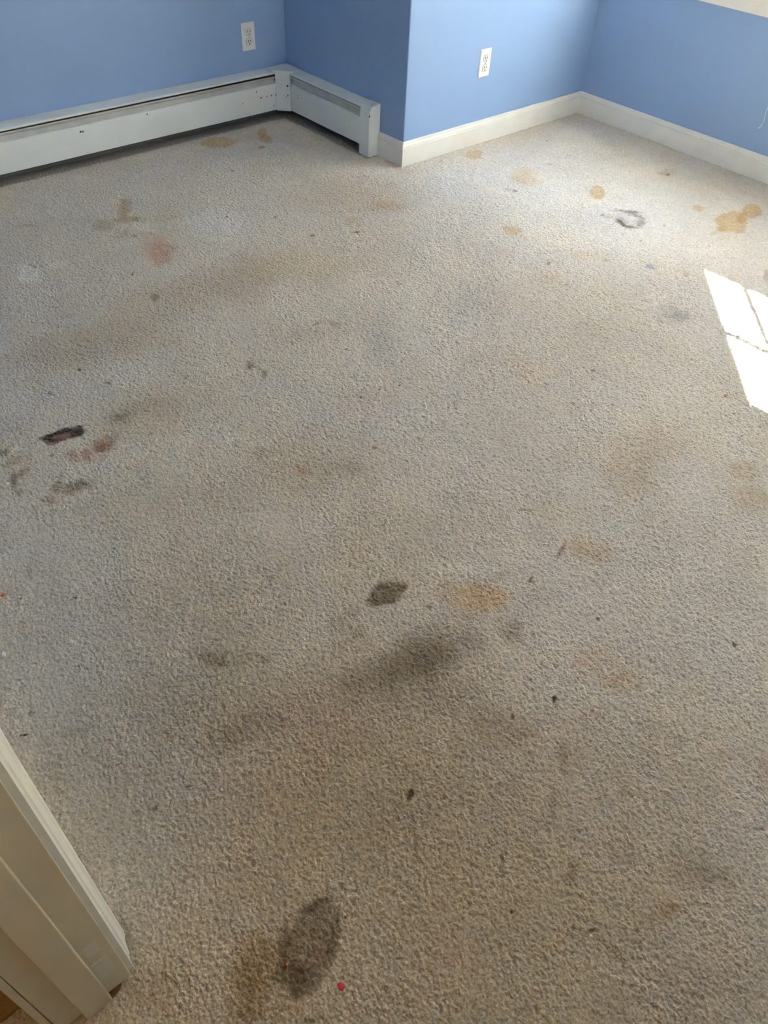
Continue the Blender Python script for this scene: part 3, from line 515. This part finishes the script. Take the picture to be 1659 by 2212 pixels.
gn.links.new(gt.outputs[0], gm.inputs[1]); gn.links.new(gg.outputs[0], gm.inputs[2]); gn.links.new(gm.outputs[0], go.inputs[0])
for (a, b_) in ((MID+.04, WY1), (WY0, MID-.04)):          # two units side by side
    for lower in (True, False):
        z0, z1 = (WZ0, 1.330) if lower else (1.295, WZ1)
        gx = GX if lower else GX+.04
        g0, g1 = (.76, 1.288) if lower else (1.345, WZ1-.05)
        y0, y1 = a+.045, b_-.045
        bm = bmesh.new()
        box(bm, gx-.018, gx+.018, a, y0, z0, z1); box(bm, gx-.018, gx+.018, y1, b_, z0, z1)
        box(bm, gx-.018, gx+.018, y0, y1, z0, g0); box(bm, gx-.018, gx+.018, y0, y1, g1, z1)
        s = wpart('sash', bm)
        bm = bmesh.new()
        n = 4; pitch = (y1-y0)/n
        for k in range(1, n): box(bm, gx-.010, gx+.010, y1-k*pitch-.008, y1-k*pitch+.008, g0, g1)
        zm = g0+.267+.0075 if lower else (g0+g1)/2
        box(bm, gx-.010, gx+.010, y0, y1, zm-.008, zm+.008)
        wpart('muntin_grid', bm, bevel=0)
        bm = bmesh.new(); box(bm, gx-.002, gx+.002, y0, y1, g0, g1); wpart('glass_pane', bm, glass, bevel=0)

# lowered blind over the upper sashes, with its pull cord
blind = empty('window_blind', (D+.02, MID, WZ1-.05))
tag(blind, 'white blind drawn halfway down inside the window on the right wall', 'blind')
bm = bmesh.new(); box(bm, D+.005, D+.04, WY0+.01, WY1-.01, WZ1-.04, WZ1-.003); under(blind, link('headrail', bm, sashp, bevel=.002))
bm = bmesh.new()
prism(bm, [(D+.018, 1.30)]+[(D+.018+(.003 if k % 2 else -.003), 1.30+(WZ1-.04-1.30)*k/40) for k in range(1, 40)]+[(D+.018, WZ1-.04), (D+.023, WZ1-.04), (D+.023, 1.30)],
      WY0+.015, WY1-.015, lambda p, q, s: (p, s, q))
under(blind, link('blind_fabric', bm, mat('blind_fabric', (238, 236, 228), rough=.8)))
bm = bmesh.new(); box(bm, D+.012, D+.028, WY0+.015, WY1-.015, 1.275, 1.30); under(blind, link('bottom_rail', bm, sashp, bevel=.002))

def tube(name, pts, r, m, parent=None, taper=None):
    cu = bpy.data.curves.new(name, 'CURVE'); cu.dimensions = '3D'; cu.bevel_depth = r; cu.bevel_resolution = 3; cu.use_fill_caps = True
    s = cu.splines.new('NURBS'); s.points.add(len(pts)-1); s.use_endpoint_u = True; s.order_u = 3
    for i, p in enumerate(pts):
        s.points[i].co = (*p, 1); s.points[i].radius = taper[i] if taper else 1
    tmp = bpy.data.objects.new(name, cu); C.objects.link(tmp)
    dg = bpy.context.evaluated_depsgraph_get(); me = bpy.data.meshes.new_from_object(tmp.evaluated_get(dg))
    bpy.data.objects.remove(tmp, do_unlink=True)
    me.materials.clear(); me.materials.append(m)
    for p in me.polygons: p.use_smooth = True
    o = bpy.data.objects.new(name, me); C.objects.link(o)
    if parent: under(parent, o)
    return o
cordm = mat('white_cotton_cord', (226, 230, 232), rough=.8)
cord = tube('pull_cord', [(D-.05, -1.035, 1.29), (D-.045, -1.02, 1.0), (D-.04, -1.01, .72), (D-.024, -.998, .5), (D-.016, -.994, .36), (D-.013, -.993, .29), (D-.013, -.991, .262), (D-.013, -.997, .231), (D-.013, -.994, .2195), (D-.013, -.986, .205), (D-.013, -.9835, .2015)],
     .0011, cordm, taper=[1]*8+[1.1, 1.7, 1.9])
tag(cord, 'thin white blind cord dangling against the blue wall at the right edge', 'cord')

# ------------------------------------------------------------------ door frame (near left)
jambp = mat('shaded_cream_paint', (204, 190, 158), rough=.42, noise=.05, nscale=9, bump=.25, bscale=35, dirt=(70, .78, (110, 84, 60)))  # same cream as the casing, darkened to hold the jamb's shade
casep = mat('cream_casing_paint', (222, 216, 198), rough=.4, noise=.03, nscale=20, bump=.15, bscale=50, dirt=(60, .80, (140, 100, 70)))
patchm = mat('primed_patch', (206, 199, 182), rough=.5)
door = structure(empty('door_1', (XL, DY1, 0)), 'cream painted door frame at the near left, without its door')
JY = -2.128
def dpart(name, bm, m, bevel=.0012, label=None):
    o = under(door, link(name, bm, m, bevel=bevel))
    if label: o['label'] = label
    return o
bm = bmesh.new(); box(bm, -2.5935, XL, JY, DY1+.002, .004, 2.06); dpart('jamb', bm, jambp)
bm = bmesh.new(); box(bm, -2.557, -2.5165, JY-.012, JY+.001, .001, 2.05); dpart('door_stop', bm, jambp)
bm = bmesh.new(); box(bm, -2.5935, XL, DY0-.006, DY0+.012, .0, 2.06); dpart('jamb', bm, jambp)
bm = bmesh.new(); box(bm, -2.5935, XL, DY0, DY1, 2.045, 2.062); dpart('head_jamb', bm, jambp)
# room side casing, moulded, thicker at its outer edge
CP = [(0, .0), (.0085, .0), (.0092, .0015), (.0092, .016), (.0105, .018), (.0105, .0215), (.0125, .023), (.0135, .026), (.0140, .034), (.0165, .045), (.0175, .048), (.0200, .052), (.0210, .058), (.0210, .066), (.0195, .068), (0, .068)]
bm = bmesh.new(); prism(bm, CP, .0, 2.12, lambda p, q, s: (XL+p, DY1+.0005+q, s)); dpart('casing', bm, casep, bevel=0, label='moulded casing on the room side')
bm = bmesh.new(); prism(bm, CP, -.004, 2.12, lambda p, q, s: (XL+p, DY0-.0005-q, s)); dpart('casing', bm, casep, bevel=0)
bm = bmesh.new(); prism(bm, [(0, 0), (.0095, 0), (.0095, .03), (.014, .05), (.014, .06), (0, .06)], -.004, 2.12, lambda p, q, s: (-2.5945-p, DY1-.006+q, s)); dpart('casing', bm, jambp, bevel=0, label='plain casing on the hallway side')
# raw wood showing under the short jamb foot
rawwood = mat('raw_pine', (126, 92, 48), rough=.8, noise=.25, nscale=60)
bm = bmesh.new(); prism(bm, [(-2.515, -2.137), (-2.502, -2.1335), (-2.496, -2.1285), (-2.515, -2.1285)], -.003, .006, lambda p, q, s: (p, q, s)); dpart('wood_shim', bm, rawwood, bevel=0, label='bare wood sliver at the foot of the jamb')
# sanded, lighter latch-plate patches on the jamb
bm = bmesh.new()
box(bm, -2.513, -2.490, JY-.0004, JY+.001, .068, .135); box(bm, -2.511, -2.492, JY-.0004, JY+.001, .165, .205)
dpart('primed_patch', bm, patchm, bevel=0, label='paler primed patches on the jamb')

# panelled wood in the hallway right behind the frame
woodm = bpy.data.materials.new('stained_hall_wood'); woodm.use_nodes = True
def wood(m):
    N = m.node_tree.nodes; L = m.node_tree.links; b = N['Principled BSDF']; b.inputs['Roughness'].default_value = .5
    t = N.new('ShaderNodeTexCoord'); mp = N.new('ShaderNodeMapping'); mp.inputs['Scale'].default_value = (8, 8, 90)
    n = N.new('ShaderNodeTexNoise'); n.inputs['Scale'].default_value = 2.5; n.inputs['Detail'].default_value = 6; n.inputs['Distortion'].default_value = .6
    r = N.new('ShaderNodeValToRGB'); r.color_ramp.elements[0].color = lin((128, 88, 46))+(1,); r.color_ramp.elements[1].color = lin((186, 144, 92))+(1,)
    r.color_ramp.elements[0].position = .3; r.color_ramp.elements[1].position = .7
    L.new(t.outputs['Object'], mp.inputs[0]); L.new(mp.outputs[0], n.inputs[0]); L.new(n.outputs[0], r.inputs[0]); L.new(r.outputs[0], b.inputs['Base Color'])
wood(woodm)
bm = bmesh.new(); box(bm, -3.6, -2.6095, -2.0595, -2.045, -.01, .20)
structure(link('baseboard_hall', bm, woodm), 'brown stained wood skirting in the hallway behind the door frame')
bm = bmesh.new(); box(bm, -3.6, XH, -2.045, -1.90, -.02, H); structure(link('wall_hall_end', bm, hallp))

# ------------------------------------------------------------------ baseboard heater (one L-shaped run)
heatp = mat('off_white_enamel', (226, 229, 225), rough=.36, noise=.05, nscale=7, dirt=(38, .80, (120, 116, 108)))
heatg = mat('shaded_enamel', (190, 189, 182), rough=.45, noise=.15, nscale=14)  # same enamel, its colour darkened for the shade of the damper recess
backm = mat('grey_back_plate', (112, 106, 100), rough=.8, noise=.15, nscale=20)  # grey-brown, darker than the enamel parts
heatd = mat('dark_fin_metal', (38, 40, 46), rough=.6)
pm = mat('chipped_enamel', (226, 229, 225), rough=.36, noise=.05, nscale=7)
heater = empty('convector_heater', (-.03, B-.03, 0))
tag(heater, 'long off-white metal baseboard heater running round the far corner under the blue walls', 'heater')
def hpart(name, bm, m, bevel=.0, smooth=False, label=None, parent=heater):
    o = link(name, bm, m, bevel=bevel, smooth=smooth)
    if parent is heater: under(heater, o)
    else:
        o.parent = parent; o.matrix_parent_inverse = Matrix.Identity(4)
    if label: o['label'] = label
    return o
XE = XL+.002       # left end of the long run
CO = .112          # corner cover reach
YE = .225          # start of end cap on the short run
# profile coordinates: p out of the wall, q height
FRONT = [(.0575, .040), (.061, .038), (.063, .040), (.063, .150), (.0615, .154), (.058, .156), (.050, .1565), (.050, .1545), (.0575, .1535), (.0605, .150), (.0605, .042), (.0575, .042)]
TOP = [(.0015, .2125), (.004, .2125), (.050, .2055), (.0565, .2035), (.0590, .200), (.0590, .196), (.0570, .196), (.0565, .1995), (.050, .2025), (.004, .2095), (.0015, .2095)]
DAMP = [(.0500, .1555), (.0550, .1575), (.0545, .164), (.0515, .171), (.0485, .177), (.0490, .181), (.0560, .1825), (.0595, .185), (.0605, .189), (.0590, .1925), (.0560, .1925), (.0560, .1885), (.0540, .1855), (.0460, .183), (.0455, .176), (.0490, .169), (.0520, .162), (.0480, .1585)]
BACK = [(.0015, -.004), (.0035, -.004), (.0035, .2090), (.0015, .2090)]
long_ = lambda p, q, s: (s, B-p, q)
short_ = lambda p, q, s: (-p, s, q)
chips_long = [(-1.114, B-.063, .133, .0042), (-1.104, B-.063, .1325, .004), (-.2, B-.063, .108, .004), (-.167, B-.063, .107, .003), (-.14, B-.063, .108, .0035), (-.115, B-.063, .106, .0035), (-.225, B-.063, .138, .003), (-.305, B-.063, .10, .0025), (-.13, B-.063, .06, .003), (-.8, B-.063, .145, .003)]
frontm = spots(mat('front_enamel', (226, 229, 225), rough=.36, noise=.05, nscale=5, dirt=(30, .82, (150, 146, 136))), chips_long, (62, 50, 44))
frontm2 = spots(mat('front_enamel_short', (226, 229, 225), rough=.36, noise=.04, nscale=5), [(-.063, .69, .11, .003), (-.063, .742, .152, .003), (-.063, .30, .12, .002)], (62, 50, 44))
for fn, a, b_, fm in ((long_, XE, -CO+.004, frontm), (short_, YE-.01, B-CO+.004, frontm2)):
    bm = bmesh.new(); prism(bm, BACK, a, (-.0036 if fn is long_ else B-.0036), fn); bp_ = hpart('back_plate', bm, backm, label='grey-brown back plate seen below the front panel')
    bm = bmesh.new(); prism(bm, FRONT, a, b_, fn); hpart('front_panel', bm, fm)
    bm = bmesh.new(); prism(bm, TOP, a, b_, fn); hpart('top_cover', bm, heatp)
    bm = bmesh.new(); sag = .006 if fn is long_ else .0015      # the blade hangs a little low at the corner end
    miter(bm, DAMP, lambda p, q: fn(p, q, a), lambda p, q: fn(p-.002, q-sag, b_)); hpart('damper', bm, heatg, label='damper blade under the top edge, enamel darkened as shade')
    # finned pipe inside
    bm = bmesh.new()
    n = 12; prism(bm, [(.028+.010*math.cos(t*2*math.pi/n), .10+.010*math.sin(t*2*math.pi/n)) for t in range(n)], a+.02, b_+.02, fn)
    pipe = hpart('finned_pipe', bm, mat('copper_pipe', (150, 90, 60), rough=.4, metal=.8))
    bm = bmesh.new()
    lo, hi = a+.06, b_-.04
    for k in range(int((hi-lo)/.012)):
        s = lo+k*.012; prism(bm, [(.006, .065), (.050, .065), (.050, .135), (.006, .135)], s, s+.0006, fn)
    f = hpart('fins', bm, heatd, parent=pipe); f['kind'] = 'stuff'
# inside-corner cover: a top plate with a diagonal face
cm = spots(mat('corner_enamel', (226, 229, 225), rough=.36, noise=.05, nscale=7), [(-.083, B-.093, .108, .003), (-.073, B-.106, .108, .0035), (-.073, B-.106, .15, .0045), (-.08, B-.1, .10, .002)], (58, 46, 40))
a1 = (-.1140, B-.0655); a2 = (-.0655, B-.1140)
bm = bmesh.new()
prism(bm, [(-.0015, B-.0015), (-CO-.012, B-.0015), (-CO-.012, B-.050), (-CO-.006, B-.0600), a1, a2, (-.0600, B-CO-.006), (-.050, B-CO-.012), (-.0015, B-CO-.012)], .2045, .2145, lambda p, q, s: (p, q, s))
hpart('corner_cap', bm, cm, bevel=.0015)
bm = bmesh.new()
a1b = (a1[0]+.012, B-.045); a2b = (-.045, a2[1]+.012)
prism(bm, [a1, a2, a2b, (-.050, B-.09), (-.09, B-.050), a1b], .036, .2050, lambda p, q, s: (p, q, s))
hpart('corner_cover', bm, cm, bevel=.0008)
# end cap, standing on the carpet
EP = [(.0015, -.002), (.0585, -.002), (.0645, .004), (.0655, .150), (.0610, .196), (.0555, .2065), (.050, .2100), (.010, .2155), (.0015, .2155)]
bm = bmesh.new()
prism(bm, EP, .1585, .1605, short_)
EQ = [(.0640, .000), (.0655, .000), (.0655, .150), (.0610, .1965), (.0555, .2070), (.050, .2105), (.010, .2160), (0, .2160), (0, .2140), (.010, .2140), (.049, .2085), (.054, .205), (.0595, .195), (.0640, .150)]
bm2 = bmesh.new()
prism(bm, EQ, .1605, YE, short_)
em = spots(mat('end_enamel', (226, 229, 225), rough=.36, noise=.05, nscale=7), [(-.064, .1605, .175, .004), (-.03, .185, .2125, .0028)], (50, 44, 42))
bm2.free()
hpart('end_cap', bm, em, bevel=.0008)

# ------------------------------------------------------------------ electrical outlets
platem = mat('white_plastic', (226, 228, 228), rough=.3)
facem = mat('warm_white_plastic', (218, 218, 212), rough=.35)
slotm = mat('dark_slot', (30, 26, 24), rough=.8)
screwm = mat('painted_screw', (150, 148, 142), rough=.35)
def ring(cx, cz, rx, rz, n=28, clip=None):
    pts = []
    for k in range(n):
        t = 2*math.pi*k/n; x = rx*math.cos(t); z = rz*math.sin(t)
        if clip: z = max(-clip, min(clip, z))
        pts.append((cx+x, cz+z))
    return pts
def outlet(x, y, z, label):
    """x, z: lower left corner of the plate on a wall plane y, facing -Y"""
    W, Hh = .070, .1143
    t = empty('electrical_outlet', (x+W/2, y, z+Hh/2)); tag(t, label, 'outlet', 'duplex outlets on the blue walls')
    def P(name, bm, m, par, bev=0):
        o = link(name, bm, m, bevel=bev); o.parent = par; o.matrix_parent_inverse = Matrix.Identity(4); return o
    bm = bmesh.new()
    w, h = W/2, Hh/2; d = .0055; e_ = .004
    v0 = [bm.verts.new(p) for p in ((-w, 0, -h), (w, 0, -h), (w, 0, h), (-w, 0, h))]
    v1 = [bm.verts.new(p) for p in ((-w, -.002, -h), (w, -.002, -h), (w, -.002, h), (-w, -.002, h))]
    v2 = [bm.verts.new(p) for p in ((-w+e_, -d, -h+e_), (w-e_, -d, -h+e_), (w-e_, -d, h-e_), (-w+e_, -d, h-e_))]
    for a, b_ in ((v0, v1), (v1, v2)):
        for i in range(4): bm.faces.new((a[i], a[(i+1) % 4], b_[(i+1) % 4], b_[i]))
    bm.faces.new(v2); bm.faces.new(v0[::-1])
    P('cover_plate', bm, platem, t)
    for s in (1, -1):
        zc = s*.0195
        bm = bmesh.new(); prism(bm, ring(0, zc, .0178, .0178, clip=.0148), -.0054, -.0059, lambda p, q, r: (p, r, q))
        P('shadow_gap', bm, screwm, t)
        bm = bmesh.new(); prism(bm, ring(0, zc, .0168, .0168, clip=.0138), -.005, -.0078, lambda p, q, r: (p, r, q))
        f = P('receptacle', bm, facem, t, .0006)
        for sx, hh in ((-.0063, .0042), (.0063, .0034)):
            bm = bmesh.new(); box(bm, sx-.0013, sx+.0013, -.0084, -.0070, zc+.0035-hh, zc+.0035+hh); P('slot', bm, slotm, f)
        bm = bmesh.new(); prism(bm, ring(0, zc-.0082, .0026, .0026, 12), -.0070, -.0084, lambda p, q, r: (p, r, q)); P('ground_hole', bm, slotm, f)
    bm = bmesh.new(); prism(bm, ring(0, 0, .0028, .0028, 14), -.0050, -.0066, lambda p, q, r: (p, r, q)); P('screw', bm, screwm, t, .0003)
    return t
outlet(.4352, 0, .2878, 'white duplex outlet in bright light on the projecting blue wall')
outlet(-.2423, B, .2971, 'white duplex outlet in shade above the long heater')

# ------------------------------------------------------------------ crumbs lying on the carpet
def flake(name, x, y, outline, t, m, label, cat, z=.0018, rz=0):
    bm = bmesh.new(); n = len(outline)
    lo = [bm.verts.new((p, q, 0)) for p, q in outline]; hi = [bm.verts.new((p*.9, q*.9, t+.0004*math.sin(3*i))) for i, (p, q) in enumerate(outline)]
    for i in range(n): bm.faces.new((lo[i], lo[(i+1) % n], hi[(i+1) % n], hi[i]))
    c = bm.verts.new((0, 0, t*1.3))
    for i in range(n): bm.faces.new((hi[i], hi[(i+1) % n], c))
    bm.faces.new(lo[::-1])
    o = link(name, bm, m, smooth=False); o.location = (x, y, z); o.rotation_euler = (0, 0, rz)
    return tag(o, label, cat)
redm = mat('red_plastic', (205, 36, 66), rough=.4); orm = mat('orange_crumb', (214, 110, 40), rough=.6); whm = mat('white_fleck', (240, 240, 238), rough=.6)
flake('paper_scrap', -2.2401, -2.3515, [(.006, .001), (.004, .005), (-.001, .0055), (-.0055, .003), (-.006, -.002), (-.002, -.005), (.003, -.0045)], .0015, redm, 'tiny red scrap on the carpet right of the big dark stain', 'scrap', rz=.9)
r6 = lambda r, s=1: [(r*math.cos(k*1.047)*(1+.25*math.sin(k*2.3)), s*r*math.sin(k*1.047)*(1+.2*math.cos(k*1.7))) for k in range(6)]
flake('crumb', -2.2863, -2.2725, r6(.0022, 1.4), .002, orm, 'tiny orange crumb inside the big dark stain near the doorway', 'crumb')
flake('crumb', -2.3329, -1.2762, r6(.0048), .003, orm, 'bright orange crumb at the left edge of the carpet', 'crumb')
flake('crumb', -.3736, -1.8817, r6(.0055, .8), .002, mat('tan_crumb', (196, 150, 112), rough=.7), 'tan crumb on the carpet just left of the sunlit patch', 'crumb')
flake('lint_fleck', -2.1823, -.9376, r6(.0040), .003, whm, 'white fleck of lint below the brown stains at the left edge', 'lint')
flake('lint_fleck', -2.3923, -1.4277, r6(.0036, 2.2), .002, whm, 'small white sliver of lint on the carpet at the left edge, nearer the door frame', 'lint')
